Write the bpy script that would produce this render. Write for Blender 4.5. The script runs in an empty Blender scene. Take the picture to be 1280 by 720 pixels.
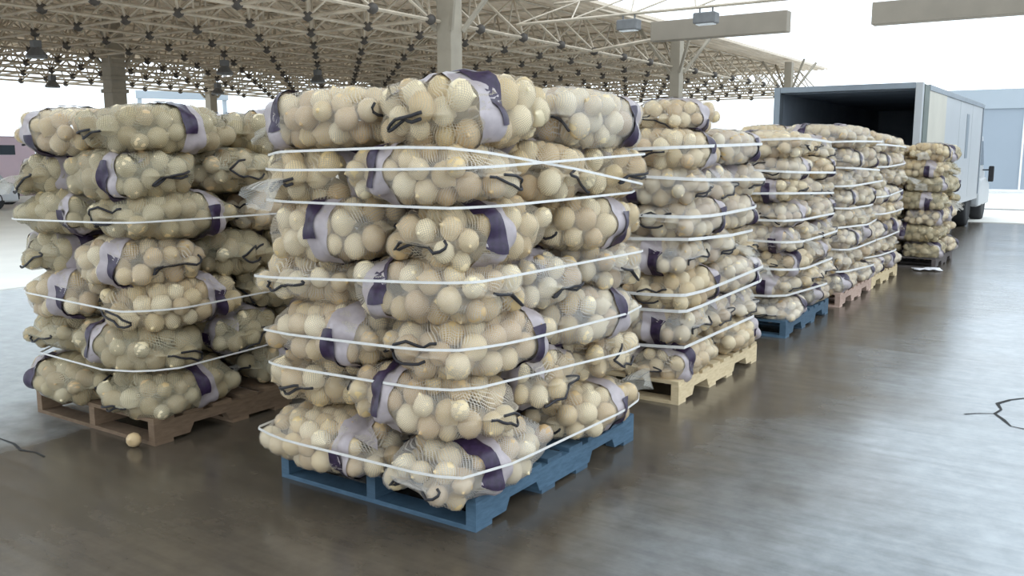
import bpy, math, random
import numpy as np
from mathutils import Matrix, Vector, Euler

random.seed(7)
rng = np.random.default_rng(11)
R = math.radians
SC = bpy.context.scene
COL = SC.collection

# ------------------------------------------------------------------ camera
cam_data = bpy.data.cameras.new('camera')
cam_data.sensor_width = 36.0
cam_data.lens = 36.0 * 1116 / 1280
cam_data.clip_end = 600
cam = bpy.data.objects.new('camera', cam_data)
COL.objects.link(cam)
cam.location = (0, 0, 1.33)
cam.rotation_euler = (R(90 - 8.56), 0, R(33.9))
SC.camera = cam

# ------------------------------------------------------------------ sky: bright hazy overcast
world = bpy.data.worlds.new('sky')
SC.world = world
world.use_nodes = True
bg = world.node_tree.nodes['Background']
bg.inputs['Color'].default_value = (0.82, 0.92, 1.0, 1)
bg.inputs['Strength'].default_value = 1.75

# ------------------------------------------------------------------ exposure
SC.view_settings.view_transform = 'Standard'
SC.view_settings.look = 'None'
SC.view_settings.gamma = 1.0
SC.view_settings.use_curve_mapping = False
SC.view_settings.exposure = 0.3


# ================================================================== materials
def new_mat(name):
    m = bpy.data.materials.new(name)
    m.use_nodes = True
    nt = m.node_tree
    return m, nt, nt.nodes['Principled BSDF']


def ramp(nt, fac, stops):
    r = nt.nodes.new('ShaderNodeValToRGB')
    el = r.color_ramp.elements
    el[0].position, el[0].color = stops[0][0], (*stops[0][1], 1)
    el[1].position, el[1].color = stops[-1][0], (*stops[-1][1], 1)
    for p, c in stops[1:-1]:
        e = el.new(p)
        e.color = (*c, 1)
    nt.links.new(fac, r.inputs['Fac'])
    return r.outputs['Color']


def noise(nt, scale, detail=4, vec=None, rough=0.55):
    n = nt.nodes.new('ShaderNodeTexNoise')
    n.inputs['Scale'].default_value = scale
    n.inputs['Detail'].default_value = detail
    n.inputs['Roughness'].default_value = rough
    if vec is not None:
        nt.links.new(vec, n.inputs['Vector'])
    return n.outputs['Fac']


def coord(nt, kind='Object', scale=(1, 1, 1)):
    t = nt.nodes.new('ShaderNodeTexCoord')
    mp = nt.nodes.new('ShaderNodeMapping')
    mp.inputs['Scale'].default_value = scale
    nt.links.new(t.outputs[kind], mp.inputs['Vector'])
    return mp.outputs['Vector']


def bump(nt, bsdf, h, strength, dist):
    b = nt.nodes.new('ShaderNodeBump')
    b.inputs['Strength'].default_value = strength
    b.inputs['Distance'].default_value = dist
    nt.links.new(h, b.inputs['Height'])
    nt.links.new(b.outputs['Normal'], bsdf.inputs['Normal'])


def math_node(nt, op, a, b=None):
    n = nt.nodes.new('ShaderNodeMath')
    n.operation = op
    for i, v in enumerate((a, b)):
        if v is None:
            continue
        if isinstance(v, (int, float)):
            n.inputs[i].default_value = v
        else:
            nt.links.new(v, n.inputs[i])
    return n.outputs[0]


def plain(name, c, rough=0.6, var=0.12, scale=8.0, metal=0.0, sc=(1, 1, 1)):
    m, nt, b = new_mat(name)
    f = noise(nt, scale, 5, coord(nt, 'Object', sc))
    lo = tuple(max(0, x * (1 - var)) for x in c)
    hi = tuple(min(1, x * (1 + var)) for x in c)
    nt.links.new(ramp(nt, f, [(0.3, lo), (0.7, hi)]), b.inputs['Base Color'])
    b.inputs['Roughness'].default_value = rough
    b.inputs['Metallic'].default_value = metal
    return m


def wood(name, c1, c2, rough=0.8):
    m, nt, b = new_mat(name)
    oi = nt.nodes.new('ShaderNodeObjectInfo')
    f = noise(nt, 6, 6, coord(nt, 'Object', (3, 3, 14)))
    col = ramp(nt, f, [(0.25, c1), (0.75, c2)])
    hsv = nt.nodes.new('ShaderNodeHueSaturation')
    v = math_node(nt, 'MULTIPLY_ADD', oi.outputs['Random'], 0.3)
    v.node.inputs[2].default_value = 0.85
    nt.links.new(v, hsv.inputs['Value'])
    nt.links.new(col, hsv.inputs['Color'])
    nt.links.new(hsv.outputs['Color'], b.inputs['Base Color'])
    b.inputs['Roughness'].default_value = rough
    bump(nt, b, f, 0.3, 0.004)
    return m


def onion_mat(name, per_island):
    m, nt, b = new_mat(name)
    if per_island:
        g = nt.nodes.new('ShaderNodeNewGeometry')
        rnd = g.outputs['Random Per Island']
    else:
        rnd = nt.nodes.new('ShaderNodeObjectInfo').outputs['Random']
    col = ramp(nt, rnd, [(0.0, (0.60, 0.42, 0.23)), (0.25, (0.73, 0.58, 0.35)), (0.55, (0.89, 0.78, 0.55)),
                         (0.8, (0.73, 0.56, 0.29)), (1.0, (0.53, 0.36, 0.19))])
    f = noise(nt, 26, 4, coord(nt, 'Object', (1, 1, 0.3)))
    mx = nt.nodes.new('ShaderNodeMixRGB')
    mx.blend_type = 'MULTIPLY'
    mx.inputs['Fac'].default_value = 0.5
    nt.links.new(col, mx.inputs['Color1'])
    nt.links.new(ramp(nt, f, [(0.3, (0.78, 0.70, 0.56)), (0.65, (1, 1, 1))]), mx.inputs['Color2'])
    nt.links.new(mx.outputs['Color'], b.inputs['Base Color'])
    b.inputs['Roughness'].default_value = 0.36
    b.inputs['Subsurface Weight'].default_value = 0.0
    return m


def net_mat(name, c1, c2, thread=0.42, gap=0.10):
    """open knitted netting: diamond threads with clear gaps between them"""
    m, nt, b = new_mat(name)
    uv = nt.nodes.new('ShaderNodeUVMap')
    sep = nt.nodes.new('ShaderNodeSeparateXYZ')
    nt.links.new(uv.outputs['UV'], sep.inputs[0])
    k = 2 * math.pi / 0.011
    s1 = math_node(nt, 'ABSOLUTE', math_node(nt, 'SINE', math_node(nt, 'MULTIPLY', math_node(nt, 'ADD', sep.outputs['X'], sep.outputs['Y']), k / 2)))
    s2 = math_node(nt, 'ABSOLUTE', math_node(nt, 'SINE', math_node(nt, 'MULTIPLY', math_node(nt, 'SUBTRACT', sep.outputs['X'], sep.outputs['Y']), k / 2)))
    mn = math_node(nt, 'MINIMUM', s1, s2)
    on = math_node(nt, 'LESS_THAN', mn, thread)
    a = math_node(nt, 'MULTIPLY_ADD', on, 0.62)
    a.node.inputs[2].default_value = gap
    oi = nt.nodes.new('ShaderNodeObjectInfo')
    col = ramp(nt, oi.outputs['Random'], [(0, c1), (1, c2)])
    nt.links.new(col, b.inputs['Base Color'])
    b.inputs['Roughness'].default_value = 0.5
    nt.links.new(a, b.inputs['Alpha'])
    return m


M = {}
M['onion'] = onion_mat('onion_skin', False)
M['onions'] = onion_mat('onion_skins', True)
M['net'] = net_mat('bag_netting', (0.56, 0.47, 0.34), (0.68, 0.61, 0.52), 0.38, 0.07)
M['net_olive'] = net_mat('bag_netting_olive', (0.36, 0.31, 0.20), (0.46, 0.41, 0.29), 0.44, 0.22)  # denser olive weave, also darkened for the dimmer light on the left stack
M['net_skylit'] = net_mat('bag_netting_skylit', (0.56, 0.52, 0.47), (0.70, 0.66, 0.62), 0.40, 0.12)  # paler copy: cool skylight on aisle-side bags put into the colour
M['tail'] = net_mat('tail_netting', (0.70, 0.66, 0.58), (0.74, 0.71, 0.66), 0.36, 0.05)
M['band'] = plain('label_film', (0.41, 0.355, 0.365), 0.35, 0.12, 30)
M['stripe'] = plain('label_stripe', (0.030, 0.016, 0.045), 0.4, 0.4, 60)
M['string'] = plain('drawstring_black', (0.02, 0.018, 0.022), 0.6, 0.3, 40)
M['twine'] = plain('twine_white', (0.74, 0.72, 0.69), 0.45, 0.06, 40)
M['blue'] = wood('pallet_blue', (0.035, 0.078, 0.125), (0.075, 0.138, 0.205), 0.65)
M['pine'] = wood('pallet_pine', (0.50, 0.38, 0.22), (0.66, 0.54, 0.35))
M['brown'] = wood('pallet_brown', (0.14, 0.09, 0.055), (0.24, 0.16, 0.10))
M['red'] = wood('pallet_reddish', (0.42, 0.28, 0.22), (0.60, 0.44, 0.36))
M['tan'] = wood('pallet_tan', (0.55, 0.42, 0.24), (0.72, 0.58, 0.36))
M['dark'] = wood('pallet_dark', (0.06, 0.05, 0.05), (0.12, 0.10, 0.09))


def deck_mat():
    # translucency added so daylight soaking through brightens the underside
    m, nt, b = new_mat('roof_sheeting_tan')
    f = noise(nt, 0.6, 5, coord(nt, 'Object'))
    c = ramp(nt, f, [(0.3, (0.70, 0.60, 0.48)), (0.7, (0.84, 0.74, 0.61))])
    nt.links.new(c, b.inputs['Base Color'])
    b.inputs['Roughness'].default_value = 0.8
    tr = nt.nodes.new('ShaderNodeBsdfTranslucent')
    nt.links.new(c, tr.inputs['Color'])
    mx = nt.nodes.new('ShaderNodeMixShader')
    mx.inputs['Fac'].default_value = 0.15
    nt.links.new(b.outputs[0], mx.inputs[1])
    nt.links.new(tr.outputs[0], mx.inputs[2])
    nt.links.new(mx.outputs[0], nt.nodes['Material Output'].inputs['Surface'])
    return m


M['deck'] = deck_mat()
M['strut'] = plain('strut_paint', (0.46, 0.39, 0.30), 0.6, 0.2, 3)
M['hub'] = plain('hub_dark', (0.06, 0.05, 0.042), 0.6, 0.3, 6)
M['column'] = plain('column_paint', (0.30, 0.26, 0.20), 0.7, 0.12, 2.0)
M['beam'] = plain('beam_paint', (0.24, 0.205, 0.16), 0.7, 0.08, 1.5)
M['lamp'] = plain('lamp_grey', (0.13, 0.13, 0.13), 0.5, 0.2, 5)
M['truck_white'] = plain('truck_white', (0.44, 0.45, 0.46), 0.4, 0.04, 1.2)
M['truck_cream'] = plain('truck_cream', (0.54, 0.50, 0.41), 0.45, 0.06, 2)
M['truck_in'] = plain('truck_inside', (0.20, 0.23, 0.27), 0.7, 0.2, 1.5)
M['truck_trim'] = plain('truck_trim', (0.22, 0.25, 0.28), 0.4, 0.1, 3, 0.3)
M['green'] = plain('door_edge_green', (0.10, 0.12, 0.10), 0.5, 0.2, 5)
M['rubber'] = plain('tyre_rubber', (0.02, 0.02, 0.022), 0.8, 0.2, 20)
M['steel'] = plain('wheel_steel', (0.45, 0.46, 0.48), 0.35, 0.1, 10, 0.6)
M['glass'] = plain('vehicle_glass', (0.025, 0.035, 0.045), 0.08, 0.1, 2)
M['wall'] = plain('far_wall_blue_grey', (0.31, 0.36, 0.42), 0.7, 0.04, 0.4)
M['wall_top'] = plain('far_wall_parapet', (0.38, 0.43, 0.48), 0.7, 0.03, 0.4)
M['white'] = plain('white_paint', (0.82, 0.83, 0.84), 0.6, 0.04, 2)
M['apron'] = plain('brightened_concrete', (0.78, 0.76, 0.71), 0.75, 0.06, 0.9)  # pale colour replaces sunlight on the ground and bounces light upward
M['pink'] = plain('van_pink', (0.72, 0.56, 0.64), 0.4, 0.05, 1.5)
M['silver'] = plain('car_silver', (0.50, 0.52, 0.55), 0.3, 0.05, 3, 0.3)
M['crack'] = plain('crack_dark', (0.03, 0.03, 0.03), 0.9, 0.3, 30)
M['scrap'] = plain('scrap_film', (0.80, 0.79, 0.82), 0.4, 0.06, 30)


def floor_mat():
    m, nt, b = new_mat('concrete_floor')
    co = coord(nt, 'Object')
    f1 = noise(nt, 0.55, 6, co)
    f2 = noise(nt, 9.0, 6, co, 0.65)
    c1 = ramp(nt, f1, [(0.3, (0.080, 0.064, 0.047)), (0.55, (0.112, 0.092, 0.070)), (0.75, (0.145, 0.122, 0.096))])
    mx = nt.nodes.new('ShaderNodeMixRGB')
    mx.blend_type = 'MULTIPLY'
    mx.inputs['Fac'].default_value = 0.55
    nt.links.new(c1, mx.inputs['Color1'])
    nt.links.new(ramp(nt, f2, [(0.3, (0.6, 0.6, 0.6)), (0.7, (1.1, 1.1, 1.1))]), mx.inputs['Color2'])
    # lane and yard painted paler and bluer: skylight and sky reflection in the colour
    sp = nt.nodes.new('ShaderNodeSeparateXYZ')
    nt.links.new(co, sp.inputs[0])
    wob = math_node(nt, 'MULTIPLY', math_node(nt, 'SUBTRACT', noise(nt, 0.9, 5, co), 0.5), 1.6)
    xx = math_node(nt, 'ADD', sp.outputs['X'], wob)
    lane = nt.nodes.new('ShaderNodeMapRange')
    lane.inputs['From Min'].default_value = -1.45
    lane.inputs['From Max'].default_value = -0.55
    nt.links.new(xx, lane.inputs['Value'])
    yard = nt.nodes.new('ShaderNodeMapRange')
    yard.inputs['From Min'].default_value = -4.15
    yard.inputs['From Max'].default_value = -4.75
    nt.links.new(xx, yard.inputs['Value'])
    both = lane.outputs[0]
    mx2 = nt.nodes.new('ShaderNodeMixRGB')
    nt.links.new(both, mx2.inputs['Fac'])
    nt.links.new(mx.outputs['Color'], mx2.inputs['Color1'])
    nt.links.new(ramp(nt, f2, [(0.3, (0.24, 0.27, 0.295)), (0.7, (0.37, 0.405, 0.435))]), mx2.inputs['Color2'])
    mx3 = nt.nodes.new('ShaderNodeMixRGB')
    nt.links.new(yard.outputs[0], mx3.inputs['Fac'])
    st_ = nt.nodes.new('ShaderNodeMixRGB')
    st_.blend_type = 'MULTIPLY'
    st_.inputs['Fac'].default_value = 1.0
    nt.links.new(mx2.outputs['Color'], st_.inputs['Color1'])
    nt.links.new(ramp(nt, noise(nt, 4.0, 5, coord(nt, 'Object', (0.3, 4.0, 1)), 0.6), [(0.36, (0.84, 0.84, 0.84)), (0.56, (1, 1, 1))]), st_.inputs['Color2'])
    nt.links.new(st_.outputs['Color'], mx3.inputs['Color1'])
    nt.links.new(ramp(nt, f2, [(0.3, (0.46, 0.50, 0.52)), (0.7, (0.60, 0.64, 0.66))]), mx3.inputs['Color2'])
    nt.links.new(mx3.outputs['Color'], b.inputs['Base Color'])
    # broom strokes across the lane
    f3 = noise(nt, 5.0, 5, coord(nt, 'Object', (0.35, 3.0, 1)), 0.6)
    rr = math_node(nt, 'MULTIPLY_ADD', f3, 0.26)
    rr.node.inputs[2].default_value = 0.08
    nt.links.new(rr, b.inputs['Roughness'])
    b.inputs['IOR'].default_value = 1.75
    h = math_node(nt, 'ADD', math_node(nt, 'MULTIPLY', f3, 0.7), f2)
    bump(nt, b, h, 0.10, 0.004)
    return m


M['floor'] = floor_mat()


# ================================================================== mesh helpers
class MB:
    def __init__(s):
        s.v, s.f = [], []

    def add(s, v, f):
        o = len(s.v)
        s.v += [tuple(p) for p in v]
        s.f += [tuple(i + o for i in q) for q in f]
        return s

    def box(s, a, b):
        (x0, y0, z0), (x1, y1, z1) = a, b
        return s.add([(x0, y0, z0), (x1, y0, z0), (x1, y1, z0), (x0, y1, z0), (x0, y0, z1), (x1, y0, z1), (x1, y1, z1), (x0, y1, z1)],
                     [(0, 3, 2, 1), (4, 5, 6, 7), (0, 1, 5, 4), (1, 2, 6, 5), (2, 3, 7, 6), (3, 0, 4, 7)])

    def prism(s, prof, x0, x1):
        """profile in (y, z), extruded along x"""
        n = len(prof)
        v = [(x0, y, z) for y, z in prof] + [(x1, y, z) for y, z in prof]
        f = [tuple(range(n))[::-1], tuple(range(n, 2 * n))]
        f += [(i, (i + 1) % n, n + (i + 1) % n, n + i) for i in range(n)]
        return s.add(v, f)

    def tube(s, pts, r, seg=6):
        pts = [Vector(p) for p in pts]
        v, f = [], []
        for i, p in enumerate(pts):
            d = (pts[min(i + 1, len(pts) - 1)] - pts[max(i - 1, 0)]).normalized()
            up = Vector((0, 0, 1)) if abs(d.z) < 0.9 else Vector((1, 0, 0))
            a = d.cross(up).normalized()
            b = a.cross(d)
            for k in range(seg):
                t = 2 * math.pi * k / seg
                v.append(p + r * (math.cos(t) * a + math.sin(t) * b))
        for i in range(len(pts) - 1):
            for k in range(seg):
                f.append((i * seg + k, i * seg + (k + 1) % seg, (i + 1) * seg + (k + 1) % seg, (i + 1) * seg + k))
        f.append(tuple(range(seg))[::-1])
        f.append(tuple(range((len(pts) - 1) * seg, len(pts) * seg)))
        return s.add(v, f)

    def lathe_x(s, c, prof, seg=20):
        """(x offset, radius) profile about an axis along x"""
        v, f = [], []
        for x, r in prof:
            for k in range(seg):
                t = 2 * math.pi * k / seg
                v.append((c[0] + x, c[1] + r * math.cos(t), c[2] + r * math.sin(t)))
        for i in range(len(prof) - 1):
            for k in range(seg):
                f.append((i * seg + k, (i + 1) * seg + k, (i + 1) * seg + (k + 1) % seg, i * seg + (k + 1) % seg))
        f.append(tuple(range(seg)))
        f.append(tuple(range((len(prof) - 1) * seg, len(prof) * seg))[::-1])
        return s.add(v, f)

    def mesh(s, name, mat, smooth=False, uv=None):
        me = bpy.data.meshes.new(name)
        me.from_pydata(s.v, [], s.f)
        me.materials.append(mat)
        if smooth:
            me.shade_smooth()
        if uv is not None:
            lay = me.uv_layers.new(name='UVMap')
            li = np.empty(len(me.loops), dtype=np.int32)
            me.loops.foreach_get('vertex_index', li)
            lay.data.foreach_set('uv', np.asarray(uv, dtype=np.float32)[li].ravel())
        me.validate()
        me.update()
        return me


def link(name, me, parent=None, loc=(0, 0, 0), rot=(0, 0, 0)):
    o = bpy.data.objects.new(name, me)
    COL.objects.link(o)
    o.location = loc
    o.rotation_euler = rot
    if parent is not None:
        o.parent = parent
    return o


def build(mb, name, mat, parent=None, smooth=False, bevel=0, loc=(0, 0, 0), rot=(0, 0, 0)):
    o = link(name, mb.mesh(name, mat, smooth), parent, loc, rot)
    if bevel:
        b = o.modifiers.new('bevel', 'BEVEL')
        b.width = bevel
        b.segments = 2
        b.limit_method = 'ANGLE'
    return o


def tag(o, label=None, cat=None, group=None, kind=None):
    for k, v in (('label', label), ('category', cat), ('group', group), ('kind', kind)):
        if v:
            o[k] = v
    return o


def empty(name, loc=(0, 0, 0), rz=0.0):
    o = bpy.data.objects.new(name, None)
    COL.objects.link(o)
    o.location = loc
    o.rotation_euler = (0, 0, rz)
    o.empty_display_size = 0.1
    return o


# ================================================================== the setting
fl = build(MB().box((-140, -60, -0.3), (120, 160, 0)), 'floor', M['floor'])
tag(fl, 'dark glossy concrete floor with broom marks', kind='structure')


def crack(pts, w):
    pts = [Vector((x, y, 0)) for x, y in pts]
    v, f = [], []
    for i, p in enumerate(pts):
        d = (pts[min(i + 1, len(pts) - 1)] - pts[max(i - 1, 0)]).normalized()
        n = Vector((-d.y, d.x, 0)) * w * (0.5 + 0.8 * ((i * 37) % 7) / 7)
        v += [p - n + Vector((0, 0, 0.002)), p + n + Vector((0, 0, 0.002))]
    f = [(2 * i, 2 * i + 1, 2 * i + 3, 2 * i + 2) for i in range(len(pts) - 1)]
    build(MB().add(v, f), 'crack', M['crack'], fl)


crack([(-4.45, 2.06), (-4.27, 2.02), (-4.14, 2.02), (-4.02, 1.99), (-3.93, 2.01), (-3.84, 2.0)], 0.006)
crack([(-0.16, 5.60), (-0.32, 5.52), (-0.38, 5.44), (-0.43, 5.32), (-0.40, 5.20), (-0.42, 5.10), (-0.37, 5.0), (-0.33, 4.90), (-0.25, 4.88), (-0.15, 4.92)], 0.009)
crack([(-0.42, 5.10), (-0.50, 5.05), (-0.55, 5.0)], 0.007)

# concrete aprons outside the shed, paled in place of sunlight
ap = build(MB().box((-14, 19.6, 0), (30, 24.0, 0.012)).box((-14, 24.6, 0), (30, 34.9, 0.012)), 'trim_1', M['apron'])
tag(ap, 'concrete apron paled to look sunlit before the far wall', kind='structure')
ap2 = build(MB().box((-70, -20, 0), (-9.0, 70, 0.012)), 'trim_2', M['apron'])  # widened beneath the canopy as a bounce surface for the roof underside
tag(ap2, 'pale concrete yard, extended under the shed to bounce light', kind='structure')

# far warehouse wall
wl = build(MB().box((-10.5, 35, 0), (40, 36, 2.85)), 'wall_back', M['wall'])
tag(wl, 'long pale blue-grey warehouse wall with a lighter parapet', kind='structure')
build(MB().box((-10.6, 34.94, 2.85), (40.1, 36, 3.5)), 'parapet', M['wall_top'], wl)
seam = MB().box((-0.03, 34.96, 0), (0.03, 35, 2.85)).mesh('wall_seam', M['white'])
for i in range(-2, 14):
    link('wall_seam', seam, wl, (-2.72 + 2.9 * i, 0, 0))
build(MB().box((-10.5, 34.93, 0), (40, 35, 0.12)), 'wall_base', M['white'], wl)

# roofs
ZD, ZB, ZT = 5.62, 4.30, 5.50          # deck, lower chords, upper chords
CX0, CX1, CY0, CY1 = -38.5, -12.9, -6.0, 48.6


def corrugated(x0, x1, y0, y1, z, pitch=0.32, depth=0.05):
    n = int((x1 - x0) / pitch)
    pr = []
    for i in range(n):
        x = x0 + i * pitch
        pr += [(x, z), (x + pitch * 0.35, z), (x + pitch * 0.5, z + depth), (x + pitch * 0.85, z + depth)]
    pr.append((x1, z))
    v = [(x, y0, zz) for x, zz in pr] + [(x, y1, zz) for x, zz in pr]
    k = len(pr)
    v += [(x, y0, z + 0.10) for x, zz in pr] + [(x, y1, z + 0.10) for x, zz in pr]
    f = [(i, i + 1, k + i + 1, k + i) for i in range(k - 1)]
    f += [(2 * k + i, 3 * k + i, 3 * k + i + 1, 2 * k + i + 1) for i in range(k - 1)]
    f += [(i, 2 * k + i, 2 * k + i + 1, i + 1) for i in range(k - 1)]
    f += [(k + i, k + i + 1, 3 * k + i + 1, 3 * k + i) for i in range(k - 1)]
    f += [(0, k, 3 * k, 2 * k), (k - 1, 3 * k - 1, 4 * k - 1, 2 * k - 1)]
    return MB().add(v, f)


roof = build(corrugated(CX0, CX1, CY0, CY1, ZD), 'ceiling', M['deck'])
tag(roof, 'tan corrugated roof deck over the space frame', kind='structure')
shade_roof = build(corrugated(-5.6, -1.4, -25, 17.5, ZD), 'ceiling', M['deck'])  # out-of-view strip, added and sized to shape the skylight on the stacks
tag(shade_roof, 'unseen tan roof strip added to shade the loading floor', kind='structure')

# double-layer space frame
P = 1.9
frame = empty('roof_space_frame', (0, 0, 0))
tag(frame, 'tan tubular space frame with dark hubs under the roof', kind='structure')
NX, NY = int((CX1 - CX0) / P), int((CY1 - CY0) / P)
gx = [CX1 - 0.15 - i * P for i in range(NX + 1)]
gy = [CY1 - 0.15 - j * P for j in range(NY + 1)]


def bar(mb, a, b, r):
    a, b = Vector(a), Vector(b)
    d = (b - a).normalized()
    up = Vector((0, 0, 1)) if abs(d.z) < 0.95 else Vector((1, 0, 0))
    s = d.cross(up).normalized() * r
    t = s.cross(d).normalized() * r
    v = []
    for p in (a, b):
        v += [p + s, p + t, p - s, p - t]
    mb.add(v, [(0, 1, 5, 4), (1, 2, 6, 5), (2, 3, 7, 6), (3, 0, 4, 7)])


lower, upper, diag = MB(), MB(), MB()
for i in range(NX + 1):
    for j in range(NY + 1):
        x, y = gx[i], gy[j]
        if i < NX:
            bar(lower, (x, y, ZB), (gx[i + 1], y, ZB), 0.038)
        if j < NY:
            bar(lower, (x, y, ZB), (x, gy[j + 1], ZB), 0.038)
        if i < NX and j < NY:
            ux, uy = x - P / 2, y - P / 2
            if i < NX - 1:
                bar(upper, (ux, uy, ZT), (ux - P, uy, ZT), 0.038)
            if j < NY - 1:
                bar(upper, (ux, uy, ZT), (ux, uy - P, ZT), 0.038)
            for a in (0, 1):
                for b in (0, 1):
                    bar(diag, (ux, uy, ZT), (gx[i + a], gy[j + b], ZB), 0.032)
for nm, mb in (('lower_chords', lower), ('upper_chords', upper), ('diagonal_struts', diag)):
    tag(build(mb, nm, M['strut'], frame), kind='stuff')
hub_mb = MB().lathe_x((0, 0, 0), [(-0.11, 0.04), (-0.085, 0.09), (0, 0.125), (0.085, 0.09), (0.11, 0.04)], 8)
hub_me = hub_mb.mesh('hub', M['hub'], True)
hubs = []
for i in range(NX + 1):
    for j in range(NY + 1):
        x, y = gx[i], gy[j]
        fx, fy = -math.sin(R(33.9)), math.cos(R(33.9))
        dep = x * fx + y * fy
        lat = x * math.cos(R(33.9)) + y * math.sin(R(33.9))
        vis = abs(lat) < dep * 0.60 and (ZB - 1.33) / max(dep, 0.1) < 0.18
        hubs.append((0 if vis else 1, dep, x, y))
hubs.sort()
rest = MB()
for n, (_, _, x, y) in enumerate(hubs):
    if n < 290:
        link('hub', hub_me, frame, (x, y, ZB))
    else:
        rest.add([(a + x, b + y, c + ZB) for a, b, c in hub_mb.v], hub_mb.f)
tag(build(rest, 'far_hubs', M['hub'], frame, True), kind='stuff')


def column(x, y, w, label, collar=False):
    c = empty('column', (x, y, 0))
    tag(c, label, kind='structure')
    h = w / 2
    build(MB().box((-h, -h, 0), (h, h, ZT)), 'shaft', M['column'], c, bevel=0.02)
    build(MB().box((-h * 1.25, -h * 1.25, 0), (h * 1.25, h * 1.25, 0.3)), 'base', M['column'], c, bevel=0.02)
    if collar:
        for z in (0.95, 0.55, 0.15):
            build(MB().box((-h * 1.2, -h * 1.2, ZB - z - 0.12), (h * 1.2, h * 1.2, ZB - z)), 'collar', M['column'], c, bevel=0.01)
    br = MB()
    for a in (-1, 1):
        for b in (-1, 1):
            bar(br, (a * h, b * h, ZB - 0.2), (a * P * 0.5, b * P * 0.5, ZT), 0.06)
    build(br, 'bracket_arms', M['column'], c)


column(-12.95, 16.7, 0.42, 'square tan column rising behind the stack on the leading blue pallet')
column(-12.95, 29.5, 0.36, 'slim tan column behind the stack on the pale new pallet')
column(-12.95, 42.2, 0.34, 'slim tan column at the roof corner beside the truck')
column(-26.6, 17.0, 0.50, 'square tan column with collars behind the brown pallet stack', True)
column(-26.6, 29.5, 0.42, 'square tan column in the middle of the far shed')
column(-38.0, 29.5, 0.42, 'square tan column at the outer shed edge')
column(-38.0, 42.2, 0.42, 'square tan column at the far outer shed corner')
column(-26.6, 42.2, 0.42, 'square tan column at the far end of the shed')

# box beams and open chords crossing beyond the added roof strip
BY = 23.6
for x0, x1, lab in ((-11.1, -7.3, 'tan box beam sticking out from the shed roof edge'), (-5.25, 14.0, 'long tan box beam over the truck lane')):
    b = build(MB().box((x0, BY - 0.18, 4.42), (x1, BY + 0.18, 4.95)), 'roof_beam', M['beam'], bevel=0.02)
    tag(b, lab, kind='structure')
mb = MB()
bar(mb, (-13.0, BY, ZT), (-11.0, BY, 4.9), 0.05)
bar(mb, (-13.0, BY, ZB), (-11.0, BY, 4.5), 0.05)
tag(build(mb, 'beam_bracket', M['strut']), 'pair of slim struts holding the short box beam', kind='structure')
pole = MB().box((13.6, BY - 0.2, 0), (14.0, BY + 0.2, 4.42))
tag(build(pole, 'column', M['column'], bevel=0.02), 'square column carrying the long tan box beam', kind='structure')
ch = empty('open_chords')
tag(ch, 'thin bare roof chords crossing from the shed roof against the sky', kind='structure')
for y, z, x1 in ((19.4, 4.55, 13.8), (21.2, 5.3, 13.8)):
    mb = MB()
    bar(mb, (-12.9, y, z), (x1, y, z), 0.035)
    build(mb, 'chord', M['strut'], ch)
mb = MB()
for k in range(17):
    x = -12.9 + 1.6 * k
    bar(mb, (x, 19.4, 4.55), (min(x + 0.8, 13.8), 21.2, 5.3), 0.022)
    bar(mb, (min(x + 1.6, 13.8), 19.4, 4.55), (min(x + 0.8, 13.8), 21.2, 5.3), 0.022)
tag(build(mb, 'chord_lacing', M['strut'], ch), kind='stuff')
mb = MB().box((13.6, 19.2, 0), (14.0, 19.6, 4.6))
build(mb, 'chord_post', M['column'], ch)


# hanging lamps
def lamp(x, y, z, top, label):
    if top == ZB:
        x = min(gx, key=lambda q: abs(q - x))
        y = min(gy, key=lambda q: abs(q - y))
    o = empty('hanging_lamp', (x, y, z))
    tag(o, label, 'lamp', 'hanging lamps under the roof')
    build(MB().lathe_x((0, 0, 0), [(-0.17, 0.24), (-0.12, 0.26), (0.02, 0.16), (0.10, 0.10)], 14), 'lamp_shade', M['lamp'], o, rot=(0, R(-90), 0))
    build(MB().tube([(0, 0, 0.08), (0, 0, top - z)], 0.02), 'stem', M['lamp'], o)
    build(MB().box((-0.1, -0.1, 0.08), (0.1, 0.1, 0.26)), 'ballast_box', M['lamp'], o, bevel=0.01)


lamp(-22.9, 12.2, 3.85, ZB, 'grey hanging lamp high left of the collared column')
lamp(-33.0, 17.2, 3.85, ZB, 'grey hanging lamp low over the pale yard beside the pink van')
lamp(-23.3, 17.5, 3.85, ZB, 'grey hanging lamp right of the collared column')
lamp(-30.3, 23.4, 3.85, ZB, 'grey hanging lamp above the brown pallet stack, lower of two')
lamp(-23.3, 22.5, 3.85, ZB, 'grey hanging lamp over the gap between the two front stacks')


def box_lamp(x, label):
    o = empty('box_lamp', (x, 19.4, 4.18))
    tag(o, label, 'lamp', 'box lamps hung on the bare chords')
    build(MB().box((-0.26, -0.15, 0), (0.26, 0.15, 0.24)), 'housing', M['lamp'], o, bevel=0.03)
    build(MB().box((-0.2, -0.1, -0.02), (0.2, 0.1, 0.0)), 'lens', M['white'], o)
    for sx in (-0.15, 0.15):
        build(MB().tube([(sx, 0, 0.22), (sx, 0, 0.35)], 0.02), 'hanger', M['lamp'], o)


box_lamp(-9.75, 'dark box lamp hung on the bare chord by the shed roof edge')
box_lamp(-7.85, 'dark box lamp hung on the bare chord against the white sky')

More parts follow.
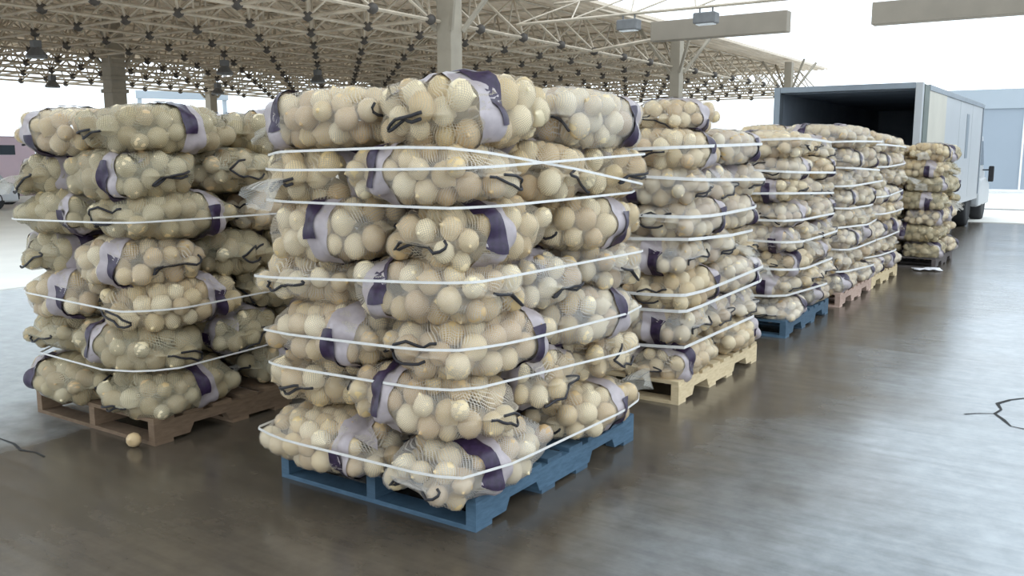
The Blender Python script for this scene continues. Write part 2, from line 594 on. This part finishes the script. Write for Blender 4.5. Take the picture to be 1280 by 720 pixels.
# ================================================================== truck
TX1, TX0, TY0, TY1, TZ0, TZ1 = -2.22, -4.15, 13.0, 19.4, 0.62, 2.24
tk = empty('box_truck', ((TX0 + TX1) / 2, TY0, 0))
tag(tk, 'white box truck with its empty dark cargo box open behind the stacks', 'truck')
ox, oy = (TX0 + TX1) / 2, TY0
W2 = (TX1 - TX0) / 2
LB = TY1 - TY0
t = 0.05
build(MB().box((-W2, 0, TZ0), (W2, LB, TZ0 + 0.1)), 'cargo_floor', M['truck_in'], tk)
build(MB().box((-W2, 0, TZ1 - 0.05), (W2, LB, TZ1)), 'cargo_roof', M['truck_white'], tk)
build(MB().box((-W2, 0.08, TZ0 + 0.1), (-W2 + t, LB, TZ1 - 0.05)), 'cargo_wall', M['truck_white'], tk)
build(MB().box((-W2 + t, LB - t, TZ0 + 0.1), (W2 - t, LB, TZ1 - 0.05)), 'cargo_wall', M['truck_white'], tk)
build(MB().box((W2 - t, 0.08, TZ0 + 0.1), (W2, LB, TZ1 - 0.05)), 'cargo_wall', M['truck_white'], tk)
# dark lining
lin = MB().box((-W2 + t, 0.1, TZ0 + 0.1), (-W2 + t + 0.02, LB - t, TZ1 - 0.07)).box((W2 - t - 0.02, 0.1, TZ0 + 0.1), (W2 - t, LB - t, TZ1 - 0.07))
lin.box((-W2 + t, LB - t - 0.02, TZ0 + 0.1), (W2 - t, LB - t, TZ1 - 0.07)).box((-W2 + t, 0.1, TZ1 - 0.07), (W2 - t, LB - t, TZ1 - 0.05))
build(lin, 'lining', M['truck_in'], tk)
fr = build(MB().box((-W2 - 0.02, -0.06, TZ0), (-W2 + 0.07, 0.1, TZ1 + 0.02)), 'rear_post', M['truck_trim'], tk, bevel=0.008)
build(MB().box((W2 - 0.07, -0.06, TZ0), (W2 + 0.02, 0.06, TZ1 + 0.02)), 'rear_post', M['truck_white'], tk, bevel=0.008)
build(MB().box((-W2 + 0.07, -0.06, TZ1 - 0.06), (W2 - 0.07, 0.1, TZ1 + 0.02)), 'rear_header', M['truck_trim'], tk, bevel=0.008)
build(MB().box((W2 - 0.01, 0.06, TZ0), (W2 + 0.03, 0.42, TZ1)), 'door_edge', M['green'], tk, bevel=0.005)
build(MB().box((W2, 0.42, TZ0 - 0.05), (W2 + 0.022, 1.95, TZ1 - 0.03)), 'side_panel', M['truck_cream'], tk, bevel=0.004)
sp = MB().box((W2, 0, TZ0 - 0.05), (W2 + 0.014, 1.46, TZ1 - 0.06)).mesh('side_panel', M['truck_white'])
for k in range(3):
    link('side_panel', sp, tk, (0, 1.97 + 1.48 * k, 0))
build(MB().box((W2, 0.42, TZ1 - 0.06), (W2 + 0.035, LB, TZ1 + 0.015)), 'top_rail', M['truck_trim'], tk, bevel=0.005)
build(MB().box((W2, LB - 0.1, TZ0 - 0.05), (W2 + 0.03, LB, TZ1 - 0.06)), 'corner_post', M['truck_trim'], tk)
build(MB().box((W2 + 0.012, 4.25, 1.25), (W2 + 0.02, 4.55, 2.0)), 'side_sign', M['truck_trim'], tk)
build(MB().box((W2 - 0.04, 0.1, TZ0 - 0.14), (W2 + 0.01, LB, TZ0 - 0.05)), 'side_skirt', M['truck_white'], tk)
build(MB().box((-W2 + 0.35, 0, TZ0 - 0.2), (-W2 + 0.5, LB + 1.4, TZ0)).box((W2 - 0.5, 0, TZ0 - 0.2), (W2 - 0.35, LB + 1.4, TZ0)), 'chassis', M['rubber'], tk)
build(MB().box((-W2, -0.05, 0.34), (W2, 0.05, 0.44)), 'rear_bumper', M['truck_trim'], tk, bevel=0.01)
for s, nm in ((-1, 'tail_light'), (1, 'tail_light')):
    build(MB().box((s * (W2 - 0.12) - 0.08, -0.08, 0.46), (s * (W2 - 0.12) + 0.08, -0.03, 0.56)), nm, plain('tail_red', (0.4, 0.03, 0.02), 0.3), tk, bevel=0.005)
tyre_prof = [(-0.11, 0.22), (-0.12, 0.27), (-0.11, 0.36), (-0.08, 0.38), (0.08, 0.38), (0.11, 0.36), (0.12, 0.27), (0.11, 0.22)]
hub_prof = [(-0.09, 0.21), (-0.02, 0.22), (0.02, 0.2), (0.06, 0.08), (0.09, 0.07)]
tyre_me = MB().lathe_x((0, 0, 0), tyre_prof, 28).mesh('tyre', M['rubber'], True)
rim_me = MB().lathe_x((0, 0, 0), hub_prof, 20).mesh('rim', M['steel'], True)
for y in (1.6, 5.45):
    for s in (-1, 1):
        wv = link('wheel', tyre_me, tk, (s * (W2 - 0.13), y, 0.38), (0, 0, 0 if s > 0 else math.pi))
        link('rim', rim_me, wv)
# cab
CB0, CB1 = LB + 0.12, LB + 1.85
cw = W2 - 0.08
prof = [(CB0, 0.42), (CB0, 1.62), (CB0 + 0.25, 1.72), (CB0 + 1.05, 1.70), (CB1 - 0.28, 1.05), (CB1, 0.98), (CB1 + 0.02, 0.42)]
build(MB().prism(prof, -cw, cw), 'cab', M['truck_white'], tk, bevel=0.05)
wp = [(CB0 + 0.35, 1.1), (CB0 + 0.35, 1.58), (CB0 + 0.98, 1.58), (CB0 + 1.32, 1.1)]
for s in (-1, 1):
    build(MB().prism(wp, s * cw - 0.012, s * cw + 0.012), 'door_window', M['glass'], tk)
    ft = MB().prism([(CB0 + 0.1, 0.30), (CB0 + 0.1, 0.55), (CB0 + 0.35, 0.82), (CB0 + 1.1, 0.86), (CB1, 0.72), (CB1 + 0.06, 0.30)], s * (cw + 0.02) - 0.08, s * (cw + 0.02) + 0.08)
    build(ft, 'fender', M['truck_white'], tk, bevel=0.04)
    mr = build(MB().box((s * (cw + 0.16) - 0.05, CB0 + 1.28, 0.76), (s * (cw + 0.16) + 0.05, CB0 + 1.34, 1.08)), 'mirror', M['rubber'], tk, bevel=0.02)
    build(MB().tube([(s * cw, CB0 + 1.3, 1.0), (s * (cw + 0.16), CB0 + 1.32, 1.0)], 0.015), 'mirror_arm', M['rubber'], mr)
    wv = link('wheel', tyre_me, tk, (s * (W2 - 0.10), CB0 + 0.95, 0.38), (0, 0, 0 if s > 0 else math.pi))
    link('rim', rim_me, wv)
build(MB().add([(-cw + 0.1, CB0 + 1.09, 1.66), (cw - 0.1, CB0 + 1.09, 1.66), (cw - 0.1, CB1 - 0.28, 1.09), (-cw + 0.1, CB1 - 0.28, 1.09)], [(0, 1, 2, 3)]), 'windscreen', M['glass'], tk)
build(MB().box((-cw, CB1, 0.3), (cw, CB1 + 0.12, 0.52)), 'front_bumper', M['truck_trim'], tk, bevel=0.02)


# ================================================================== far left: pink van, silver car, pale gantry
def vehicle(name, label, cat, loc, rz, body, roofp, wid, wheel_y, wr, mat, wins):
    o = empty(name, loc, rz)
    tag(o, label, cat)
    build(MB().prism(body, -wid / 2, wid / 2), 'body', mat, o, bevel=0.05)
    if roofp:
        build(MB().prism(roofp, -wid / 2 + 0.1, wid / 2 - 0.1), 'cabin', mat, o, bevel=0.05)
    for wnd in wins:
        for s in (-1, 1):
            x = s * (wid / 2 - (0.1 if roofp else 0))
            build(MB().prism(wnd, x - 0.012, x + 0.012), 'window', M['glass'], o)
    k = wr / 0.38
    for y in wheel_y:
        for s in (-1, 1):
            w = link('wheel', tyre_me, o, (s * (wid / 2 - 0.08), y, wr), (0, 0, 0 if s > 0 else math.pi))
            w.scale = (k, k, k)
            link('rim', rim_me, w)
    build(MB().box((-wid / 2 + 0.05, body[0][0] - 0.03, 0.25), (wid / 2 - 0.05, body[0][0] + 0.08, 0.42)), 'bumper', M['rubber'], o, bevel=0.02)
    return o


vehicle('panel_van', 'pale pink panel van parked on the yard beyond the brown pallet stack', 'van', (-24.9, 12.95, 0), math.pi,
        [(0, 0.22), (0, 1.55), (0.12, 1.78), (3.6, 1.78), (4.2, 1.1), (4.7, 0.95), (4.75, 0.22)], None, 1.7, (0.8, 3.9), 0.3, M['pink'],
        [[(0.55, 1.3), (0.55, 1.55), (1.3, 1.55), (1.3, 1.3)], [(2.6, 1.15), (2.6, 1.55), (3.5, 1.55), (3.85, 1.15)]])
vehicle('car', 'silver hatchback with dark windows beside the pink van', 'car', (-22.3, 11.15, 0), math.pi,
        [(0, 0.2), (0.05, 0.62), (0.5, 0.66), (3.2, 0.6), (3.5, 0.45), (3.5, 0.2)], [(0.15, 0.62), (0.45, 0.98), (0.7, 1.03), (1.7, 1.02), (2.4, 0.62)], 1.45, (0.6, 2.8), 0.26, M['silver'],
        [[(0.32, 0.66), (0.52, 0.94), (1.05, 0.95), (1.05, 0.66)], [(1.12, 0.66), (1.12, 0.95), (1.62, 0.93), (2.15, 0.66)]])
gd = Vector((-0.842, 0.54, 0))
gc = gd * 58
gn = Vector((0.54, 0.842, 0))
g = empty('gantry', tuple(gc + gn * 3.6), math.atan2(gn.y, gn.x))
tag(g, 'pale grey horizontal gantry beam on posts far beyond the yard', 'gantry')
build(MB().box((-2.6, -0.2, 4.55), (2.6, 0.2, 5.0)), 'crossbeam', M['wall_top'], g)
for s in (-2.4, 2.4):
    build(MB().box((s - 0.12, -0.12, 0), (s + 0.12, 0.12, 4.55)), 'post', M['wall_top'], g)

# ================================================================== pallets
PW, PL, PH = 1.00, 1.25, 0.128


def pallet_meshes(mat, key):
    bt = 0.018
    st = []
    prof = [(0, bt), (0.19, bt), (0.215, bt + 0.045), (0.40, bt + 0.045), (0.425, bt), (PL - 0.425, bt), (PL - 0.40, bt + 0.045), (PL - 0.215, bt + 0.045), (PL - 0.19, bt), (PL, bt), (PL, PH - bt), (0, PH - bt)]
    return {
        'stringer': MB().prism(prof, -0.022, 0.022).mesh('stringer', mat),
        'deck_board': MB().box((-PW / 2, 0, PH - bt), (PW / 2, 0.11, PH)).mesh('deck_board', mat),
        'bottom_board': MB().box((-PW / 2, 0, 0), (PW / 2, 0.10, bt)).mesh('bottom_board', mat)}


def pallet(x1, y0, rz, matkey, label):
    """x1: aisle edge, y0: near edge"""
    pm = pallet_meshes(M[matkey], matkey)
    o = empty('pallet', (x1 - PW / 2, y0, 0), rz)
    tag(o, label, 'pallet', 'wooden pallets under the onion stacks')
    for x in (-PW / 2 + 0.022, 0, PW / 2 - 0.022):
        link('stringer', pm['stringer'], o, (x, 0, 0))
    for k in range(8):
        link('deck_board', pm['deck_board'], o, (random.uniform(-.004, .004), k * (PL - 0.11) / 7, 0))
    for k in range(4):
        link('bottom_board', pm['bottom_board'], o, (0, (0, 0.44, PL - 0.54, PL - 0.10)[k], 0))
    return o


# ================================================================== onion bags
A, B, C = 0.330, 0.228, 0.108      # half sizes of a full net bag


def g_norm(q):
    e = (np.abs(q[:, 0]) ** 4.2 + np.abs(q[:, 1]) ** 4.2) ** (1 / 4.2)
    return (e ** 3.2 + np.abs(q[:, 2]) ** 3.2) ** (1 / 3.2)


def pack(seed, n=92):
    r_ = np.random.default_rng(seed)
    rad = r_.uniform(0.034, 0.047, n)
    abc = np.array([A, B, C])
    p = r_.uniform(-1, 1, (n, 3)) * abc * 0.8
    for it in range(160):
        d = p[:, None] - p[None]
        L = np.linalg.norm(d, axis=2) + 1e-6
        ov = np.clip((rad[:, None] + rad[None]) * 0.97 - L, 0, None)
        np.fill_diagonal(ov, 0)
        p += (d / L[..., None] * ov[..., None]).sum(1) * 0.35
        lim = abc[None] - rad[:, None]
        q = p / lim
        gg = g_norm(q)
        k = np.where(gg > 1, 1 / gg, 1)
        p *= k[:, None]
    return p, rad


def onion_lathe(seg=10):
    prof = [(-0.98, 0.0), (-0.93, 0.28), (-0.66, 0.74), (-0.20, 1.0), (0.28, 0.96), (0.68, 0.66), (0.92, 0.27), (1.10, 0.10), (1.22, 0.0)]
    v, f = [], []
    for z, r in prof:
        if r == 0:
            v.append((0, 0, z))
        else:
            v += [(r * math.cos(2 * math.pi * k / seg), r * math.sin(2 * math.pi * k / seg), z) for k in range(seg)]
    n = len(prof) - 2
    for k in range(seg):
        f.append((0, 1 + (k + 1) % seg, 1 + k))
        for i in range(n - 1):
            a = 1 + i * seg
            f.append((a + k, a + (k + 1) % seg, a + seg + (k + 1) % seg, a + seg + k))
        a = 1 + (n - 1) * seg
        f.append((a + k, a + (k + 1) % seg, len(v) - 1))
    return np.array(v), f


ON_V, ON_F = onion_lathe(10)
ON8_V, ON8_F = onion_lathe(7)
onion_mb = MB().add(ON_V, ON_F)
onion_me = onion_mb.mesh('onion', M['onion'], True)


def trace(start, target, p, rad, off, k=0.010):
    d = target - start
    L = np.linalg.norm(d, axis=1, keepdims=True)
    d /= L
    x = start.copy()
    tt = np.zeros(len(x))
    for _ in range(60):
        dist = np.linalg.norm(x[:, None] - p[None], axis=2) - rad[None]
        m = dist.min(1, keepdims=True)
        s = m[:, 0] - k * np.log(np.exp(-(dist - m) / k).sum(1))
        tt = np.clip(tt + np.clip(s - off, -0.02, 0.05) * 0.85, 0, L[:, 0] * 0.9)
        x = start + d * tt[:, None]
    # never fall through a hole: keep near the pillow
    q = x / np.array([A, B, C])
    gg = g_norm(q)
    lo = 0.84
    fix = gg < lo
    x[fix] *= (lo / np.maximum(gg[fix], 0.05))[:, None]
    return x


def surf_start(dirs, k=1.25):
    q = dirs / g_norm(dirs)[:, None]
    return q * np.array([A, B, C]) * k


class Proto:
    pass


def make_proto(seed):
    pr = Proto()
    p, rad = pack(seed)
    keep = g_norm(p / (np.array([A, B, C]) - rad[:, None])) > 0.72
    pr.p, pr.rad = p[keep], rad[keep]
    r_ = np.random.default_rng(seed + 100)
    pr.rot = r_.uniform(-math.pi, math.pi, (len(pr.p), 3))
    # net
    nr, ns = 42, 34
    dirs, uv = [], []
    for i in range(nr + 1):
        ph = math.pi * (0.004 + 0.992 * i / nr)
        for k in range(ns):
            th = 2 * math.pi * k / ns
            dirs.append((math.cos(ph), math.sin(ph) * math.cos(th), math.sin(ph) * math.sin(th)))
    dirs = np.array(dirs)
    # even out: map direction to box-ish proportions
    st = surf_start(dirs)
    tg = st * np.array([0.75, 0.45, 0.0])
    x = trace(st, tg, p, rad, 0.0035)
    uvs = np.stack([st[:, 0], np.tile(np.arange(ns) / ns * 1.05, nr + 1)], 1)
    f = []
    for i in range(nr):
        for k in range(ns):
            f.append((i * ns + k, i * ns + (k + 1) % ns, (i + 1) * ns + (k + 1) % ns, (i + 1) * ns + k))
    f.append(tuple(range(ns))[::-1])
    f.append(tuple(range(nr * ns, (nr + 1) * ns)))
    mb = MB().add(x, f)
    pr.net_v = x
    pr.net = mb.mesh('net', M['net'], True, uvs)
    # label band near one end with a dark stripe beside it
    x0 = (0.10, 0.14, -0.05, 0.17, 0.02, 0.12)[seed % 6]

    def ring(xa, xb, off, nm, mat, arcs=None):
        n = 48
        v = []
        cols = 5
        for c in range(cols):
            xx = xa + (xb - xa) * c / (cols - 1)
            th = np.linspace(0, 2 * math.pi, n, endpoint=False)
            dd = np.stack([np.zeros(n), np.cos(th), np.sin(th)], 1)
            s = dd / g_norm(dd)[:, None] * np.array([A, B, C]) * 1.25
            s[:, 0] = xx
            t_ = s * np.array([1, 0.45, 0])
            v.append(trace(s, t_, p, rad, off, 0.010))
        v = np.concatenate(v)
        f = []
        for c in range(cols - 1):
            for k in range(n):
                if arcs and not any((k - a0) % n < ln for a0, ln in arcs):
                    continue
                f.append((c * n + k, (c + 1) * n + k, (c + 1) * n + (k + 1) % n, c * n + (k + 1) % n))
        used = sorted({i for q in f for i in q})
        ren = {a: b for b, a in enumerate(used)}
        return MB().add(v[used], [tuple(ren[i] for i in q) for q in f]).mesh(nm, mat, True)
    a0 = (45, 20, 47, 22, 44, 19)[seed % 6]
    a1 = (a0 + 24 + (seed % 3) * 2 - 2) % 48
    pr.band = ring(x0 - 0.05, x0 + 0.045, 0.006, 'label_band', M['band'])
    s0 = x0 + (-0.03 if seed % 2 else 0.025)
    pr.stripe = [ring(s0 - 0.029, s0 + 0.029, 0.0115, 'band_stripe', M['stripe'], [q]) for q in ((a0, 15), (a1, 14))]
    # drawstring: a thin dark ribbon wandering over the end of the bag
    pr.strings = []
    for k in range(2):
        n = 16
        tt = np.linspace(0, 1, n)
        sgn = 1 if k == 0 else -1
        ph = r_.uniform(0, 6.28)
        dd = np.stack([sgn * (0.95 - 0.25 * tt + 0.1 * np.sin(7 * tt + ph)), 0.55 * np.sin(4.5 * tt + ph), 0.75 * np.cos(3.2 * tt + ph * 0.5)], 1)
        s = surf_start(dd)
        w = trace(s, s * np.array([0.75, 0.45, 0]), p, rad, 0.011, 0.010)
        pr.strings.append(MB().tube(w, 0.0052, 5).mesh('drawstring', M['string'], True))
    # gathered tail of netting at the +x end
    v, uvt, f = [], [], []
    n, m = 14, 6
    for i in range(m):
        t_ = i / (m - 1)
        rr = 0.018 + 0.055 * t_ ** 1.3
        for k in range(n):
            th = 2 * math.pi * k / n
            wob = 1 + 0.35 * math.sin(4 * th + seed) * t_
            v.append((A - 0.02 + 0.13 * t_ * (1 + 0.15 * math.sin(3 * th)), rr * wob * math.cos(th), 0.45 * rr * wob * math.sin(th) - 0.05 * t_ ** 2))
            uvt.append((0.13 * t_, rr * th))
    for i in range(m - 1):
        for k in range(n):
            f.append((i * n + k, i * n + (k + 1) % n, (i + 1) * n + (k + 1) % n, (i + 1) * n + k))
    pr.tail = MB().add(v, f).mesh('gathered_end', M['tail'], True, uvt)
    pr.fill = {}
    return pr


PROTOS = [make_proto(s) for s in range(6)]


def fill_mesh(pr, key, idx, low):
    """the onions of a bag that are not built one by one, as one mesh"""
    if key in pr.fill:
        return pr.fill[key]
    ov, of = (ON8_V, ON8_F) if low else (ON_V, ON_F)
    mb = MB()
    for i in idx:
        rm = np.array(Euler(pr.rot[i]).to_matrix())
        mb.add((ov * pr.rad[i]) @ rm.T + pr.p[i], of)
    pr.fill[key] = mb.mesh('onion_fill', M['onions'], True)
    return pr.fill[key]


ORD = ['bottom', 'second', 'third', 'fourth', 'fifth', 'sixth', 'seventh', 'eighth', 'ninth']


def make_bag(stack, layer_word, slot_word, loc, yaw, tilt, scale, pi, mirrored, singles, faces, tail=None, netkey='net', flavour='purple-banded net bag of onions'):
    """faces: which world sides the bag shows: set of '+x','-y','+z'"""
    pr = PROTOS[pi]
    o = empty('onion_bag', loc)
    eul = (Matrix.Rotation(tilt[0], 3, 'X') @ Matrix.Rotation(tilt[1], 3, 'Y') @ Matrix.Rotation(yaw, 3, 'Z')).to_euler()
    o.rotation_euler = eul
    o.scale = scale
    tag(o, f"{flavour}, {layer_word} layer, {slot_word}, {stack['on']}", 'onion bag', stack['group'])
    nt_ = link('net', pr.net, o)
    if netkey != 'net':
        nt_.material_slots[0].link = 'OBJECT'
        nt_.material_slots[0].material = M[netkey]
    if singles and faces:
        Rz = np.array([[math.cos(yaw), -math.sin(yaw), 0], [math.sin(yaw), math.cos(yaw), 0], [0, 0, 1]])
        q = pr.p / (np.array([A, B, C]) - pr.rad[:, None])
        wq = q @ Rz.T
        show = np.zeros(len(q), bool)
        if '+x' in faces:
            show |= wq[:, 0] > 0.72
        if '-y' in faces:
            show |= wq[:, 1] < -0.72
        if '+z' in faces:
            show |= wq[:, 2] > 0.72
        key = (round(math.degrees(yaw) / 90) % 4, tuple(sorted(faces)))
        for i in np.nonzero(show)[0]:
            n = link('onion', onion_me, o, pr.p[i], pr.rot[i])
            n.scale = (pr.rad[i],) * 3
        idx = np.nonzero(~show)[0]
        if len(idx):
            # key by exact selection, because the bag's small yaw jitter may move an onion in or out
            fm = fill_mesh(pr, tuple(idx.tolist()), idx, False)
            tag(link('onion_fill', fm, o), kind='stuff')
    else:
        tag(link('onion_fill', fill_mesh(pr, 'all', range(len(pr.p)), True), o), kind='stuff')
    b = link('label_band', pr.band, o)
    for sm in pr.stripe:
        link('band_stripe', sm, b)
    if singles and faces:
        for sm in pr.strings:
            link('drawstring', sm, o)
    if tail is not None:
        tl = link('gathered_end', pr.tail, o)
        tl.scale = (1, tail, tail)
    Mx = Matrix.LocRotScale(Vector(loc), eul, Vector(scale))
    mm = np.array(Mx)
    stack['verts'].append(pr.net_v @ mm[:3, :3].T + mm[:3, 3])
    return o


def make_stack(name, on, x1, y0, rz, layers, pitch, palmat, pallabel, singles, show_faces, turns, sides=('aisle side', 'inner side'), firstB=True, extra=(), hw=0.008, lean=0.0, dy=0.0, topbig=False, tails=(), dx=0.0, olive=0.0, pale=0.0):
    st = {'on': on, 'group': 'onion bags ' + on, 'verts': []}
    pal = pallet(x1, y0, rz, palmat, pallabel)
    cx, cy = x1 - PW / 2, y0 + PL / 2
    # pallet origin is its near edge; rotate the stack about it
    piv = Vector((x1 - PW / 2, y0, 0))
    cr, sr = math.cos(rz), math.sin(rz)

    def W(lx, ly):
        """local from pallet's near-edge middle -> world"""
        return piv.x + lx * cr - ly * sr, piv.y + lx * sr + ly * cr
    sz = pitch * 1.17 / (2 * C)
    for k in range(layers):
        pat_b = (k % 2 == 0) == firstB
        z = PH + pitch * (k + 0.5) + 0.012
        top = k == layers - 1
        word = 'top' if top else ORD[k]
        slots = []
        s = 1 if pat_b else -1       # pattern B: two lengthwise bags on the aisle (+x) side
        for q in range(2):           # lengthwise (long axis along y)
            slots.append((s * (PW / 2 - 0.205), (0.3125 + 0.625 * q), math.pi / 2, s > 0, 'outer end' if q == 0 else 'truck end', q == 0, False))
        for q in range(3):           # crosswise
            slots.append((-s * (PW / 2 - 0.305), 0.2085 + 0.417 * q, 0.0, s < 0, ('outer end', 'middle', 'truck end')[q], q == 0, q == 1))
        for (lx, ly, yw, right, endw, near, mid) in slots:
            jx, jy = random.gauss(0, 0.014), random.gauss(0, 0.012)
            out = 0.022 + random.uniform(-0.014, 0.026)
            lx2 = lx + (out if right else -out) + jx * 0.4 + lean * k
            ly2 = ly + jy * 0.5 + (-0.03 if near else (0.02 if not mid else 0))
            ly2 = dy + ly2 * (PL - dy) / PL
            lx2 += dx
            wx, wy = W(lx2, ly2)
            faces = set()
            if right and '+x' in show_faces:
                faces.add('+x')
            if near and '-y' in show_faces:
                faces.add('-y')
            if top and '+z' in show_faces and (near or right):
                faces.add('+z')
            flip = random.random() < 0.5
            yaw = yw + (math.pi if flip else 0) + random.gauss(0, 0.035) + rz
            tilt = (random.gauss(0.035 if near else 0, 0.03), random.gauss(0.03 if right else -0.03, 0.03))
            f = random.uniform(0.97, 1.03)
            scl = (f * random.uniform(0.97, 1.03), random.uniform(0.97, 1.04), sz * random.uniform(0.95, 1.08))
            if abs(yw) > 1:
                scl = (scl[0] * (PL - dy * 0.8) / PL, scl[1], scl[2])
            zz = z + random.gauss(0, 0.006)
            if k == 0:
                scl = (scl[0], scl[1], sz * 0.95)
                zz = PH + C * sz * 0.96
                tilt = (0.085 if near else 0, 0.04 if right else -0.02)
                if near:
                    ly2 -= 0.03
                    zz -= 0.018
                wx, wy = W(lx2 + (0.012 if right else -0.012), ly2)
                zz -= 0.006
            if topbig and top and near and right:
                scl = (scl[0], scl[1] * 1.05, sz * 1.15)
                zz += 0.02
                lx2 -= 0.03
                wx, wy = W(lx2, ly2)
            tl = 1.0 if random.random() < 0.22 else None
            if k in tails and right and endw == 'truck end':
                yaw = (math.pi / 2 if abs(yw) > 1 else 0.0) + rz + 0.05
                tl = 1.25
            side = sides[0] if right else sides[1]
            make_bag(st, word, f'{side} {endw}', (wx, wy, zz), yaw, tilt, scl, random.randrange(6), False, singles, faces, tl,
                     'net_olive' if random.random() < olive else ('net_skylit' if right and random.random() < pale else 'net'))  # paler nets paint the skylight onto the aisle side
    for (lx, ly, z, yw, tilt, scl, pi, faces, wording) in extra:
        wx, wy = W(lx, ly)
        make_bag(st, 'topmost extra', wording, (wx, wy, z), yw + rz, tilt, scl, pi, False, singles, faces & set(show_faces) | ({'+z'} if '+z' in show_faces else set()))
    # twine: tight convex loops round the bags
    if turns:
        V = np.concatenate(st['verts'])
        tw = empty('pallet_twine', (piv.x, piv.y, 0))
        tag(tw, 'white twine wound round the onion bags ' + on, 'twine', 'white twine round the stacks')
        for (z0, sx, sy) in turns:
            zz = z0 + sx * (V[:, 0] - cx) + sy * (V[:, 1] - cy)
            sel = V[np.abs(V[:, 2] - zz) < 0.025][:, :2]
            if len(sel) < 10:
                continue
            hull = convex(sel)
            c = hull.mean(0)
            hull = c + (hull - c) * (1 + 0.006 / np.linalg.norm(hull - c, axis=1, keepdims=True))
            n = len(hull)
            v, f = [], []
            for i in range(n):
                x, y = hull[i]
                z = z0 + sx * (x - cx) + sy * (y - cy)
                d = (hull[i] - c) / np.linalg.norm(hull[i] - c) * 0.003
                ix, iy = x - d[0], y - d[1]
                v += [(x - piv.x, y - piv.y, z - hw), (x - piv.x, y - piv.y, z + hw), (ix - piv.x, iy - piv.y, z + hw), (ix - piv.x, iy - piv.y, z - hw)]
            for i in range(n):
                j = (i + 1) % n
                for a in range(4):
                    b = (a + 1) % 4
                    f.append((4 * i + a, 4 * j + a, 4 * j + b, 4 * i + b))
            build(MB().add(v, f), 'twine_turn', M['twine'], tw)
    return st


def convex(pts):
    pts = sorted(map(tuple, np.unique(pts.round(4), axis=0)))

    def half(ps):
        o = []
        for p in ps:
            while len(o) > 1 and (o[-1][0] - o[-2][0]) * (p[1] - o[-2][1]) - (o[-1][1] - o[-2][1]) * (p[0] - o[-2][0]) <= 1e-7:
                o.pop()
            o.append(p)
        return o
    a, b = half(pts), half(pts[::-1])
    return np.array(a[:-1] + b[:-1])


def turns(n, z0, z1, s=0.035, seed=0):
    r_ = random.Random(seed)
    return [(z0 + (z1 - z0) * (i + r_.uniform(-0.25, 0.25)) / max(1, n - 1), r_.uniform(-s, s), r_.uniform(-s, s)) for i in range(n)]


FULL = ('+x', '-y', '+z')
make_stack('lead', 'on leading blue pallet', -1.78, 2.42, 0, 7, 0.203, 'blue',
           'weathered blue wooden pallet under the leading onion stack', True, FULL,
           turns(6, 0.26, 1.34, 0.05, 3) + [(1.25, 0.02, -0.13)], hw=0.0045, dy=-0.09, topbig=True, tails=(0, 4, 6), dx=0.025, pale=0.3)
make_stack('pale', 'on pale new pallet', -1.84, 4.33, 0, 7, 0.188, 'pine',
           'pale new pine pallet between the two blue pallets', True, FULL, turns(7, 0.30, 1.38, 0.04, 5), pale=0.75,
           extra=[(0.24, 0.42, 1.53, math.pi / 2, (0.05, 0), (0.9, 0.95, 0.95), 2, {'-y', '+x'}, 'lying along the aisle'),
                  (-0.22, 0.42, 1.515, 0.2, (0, 0.05), (0.9, 0.9, 0.75), 4, {'-y'}, 'lying across')])
make_stack('blue2', 'on second blue pallet', -1.90, 6.38, 0.02, 8, 0.167, 'blue',
           'scuffed blue pallet behind the pale pine pallet', True, FULL, turns(7, 0.30, 1.42, 0.04, 8), pale=0.75)
make_stack('red', 'on reddish wooden pallet', -1.91, 7.96, 0.01, 8, 0.178, 'red',
           'reddish wooden pallet between the second blue pallet and a tan one', False, FULL, turns(7, 0.30, 1.42, 0.04, 9), pale=0.75)
make_stack('tan', 'on tan wooden pallet', -1.93, 9.26, 0, 8, 0.172, 'tan',
           'small tan wooden pallet beside the reddish one', False, FULL, turns(6, 0.30, 1.40, 0.04, 10), pale=0.75)
make_stack('dark', 'on dark pallet behind truck', -1.66, 11.30, 0.0, 7, 0.184, 'dark',
           'dark pallet standing behind the open truck', False, FULL, [], olive=0.6)
make_stack('left', 'on brown weathered pallet', -3.56, 2.36, 0, 7, 0.200, 'brown',
           'brown weathered pallet standing apart beside the leading stack', True, FULL,
           [(0.36, 0.02, 0.03), (0.66, -0.03, 0.02), (1.02, 0.02, 0.0)], sides=('row side', 'yard side'), hw=0.004, dy=-0.04, olive=0.8)

# ================================================================== small loose things
lo = link('loose_onion', onion_me, None, (-3.63, 2.30, 0.036), (1.3, 0.2, 0.5))
lo.scale = (0.034,) * 3
tag(lo, 'single loose onion on the floor by the brown pallet', 'onion')


def scrap(loc, rz, sx, sy, label, seed):
    r_ = random.Random(seed)
    v, f = [], []
    n = 7
    for i in range(n):
        for j in range(n):
            v.append(((i / (n - 1) - .5) * sx, (j / (n - 1) - .5) * sy * r_.uniform(.85, 1), 0.012 + 0.018 * r_.random()))
    f = [(i * n + j, (i + 1) * n + j, (i + 1) * n + j + 1, i * n + j + 1) for i in range(n - 1) for j in range(n - 1)]
    o = build(MB().add(v, f), 'film_scrap', M['scrap'], smooth=True, loc=loc, rot=(0, 0, rz))
    s = o.modifiers.new('thick', 'SOLIDIFY')
    s.thickness = 0.003
    tag(o, label, 'scrap')
    return o


scrap((-1.72, 11.12, 0.0), 0.4, 0.3, 0.2, 'crumpled white film scrap on floor by the dark pallet', 3)
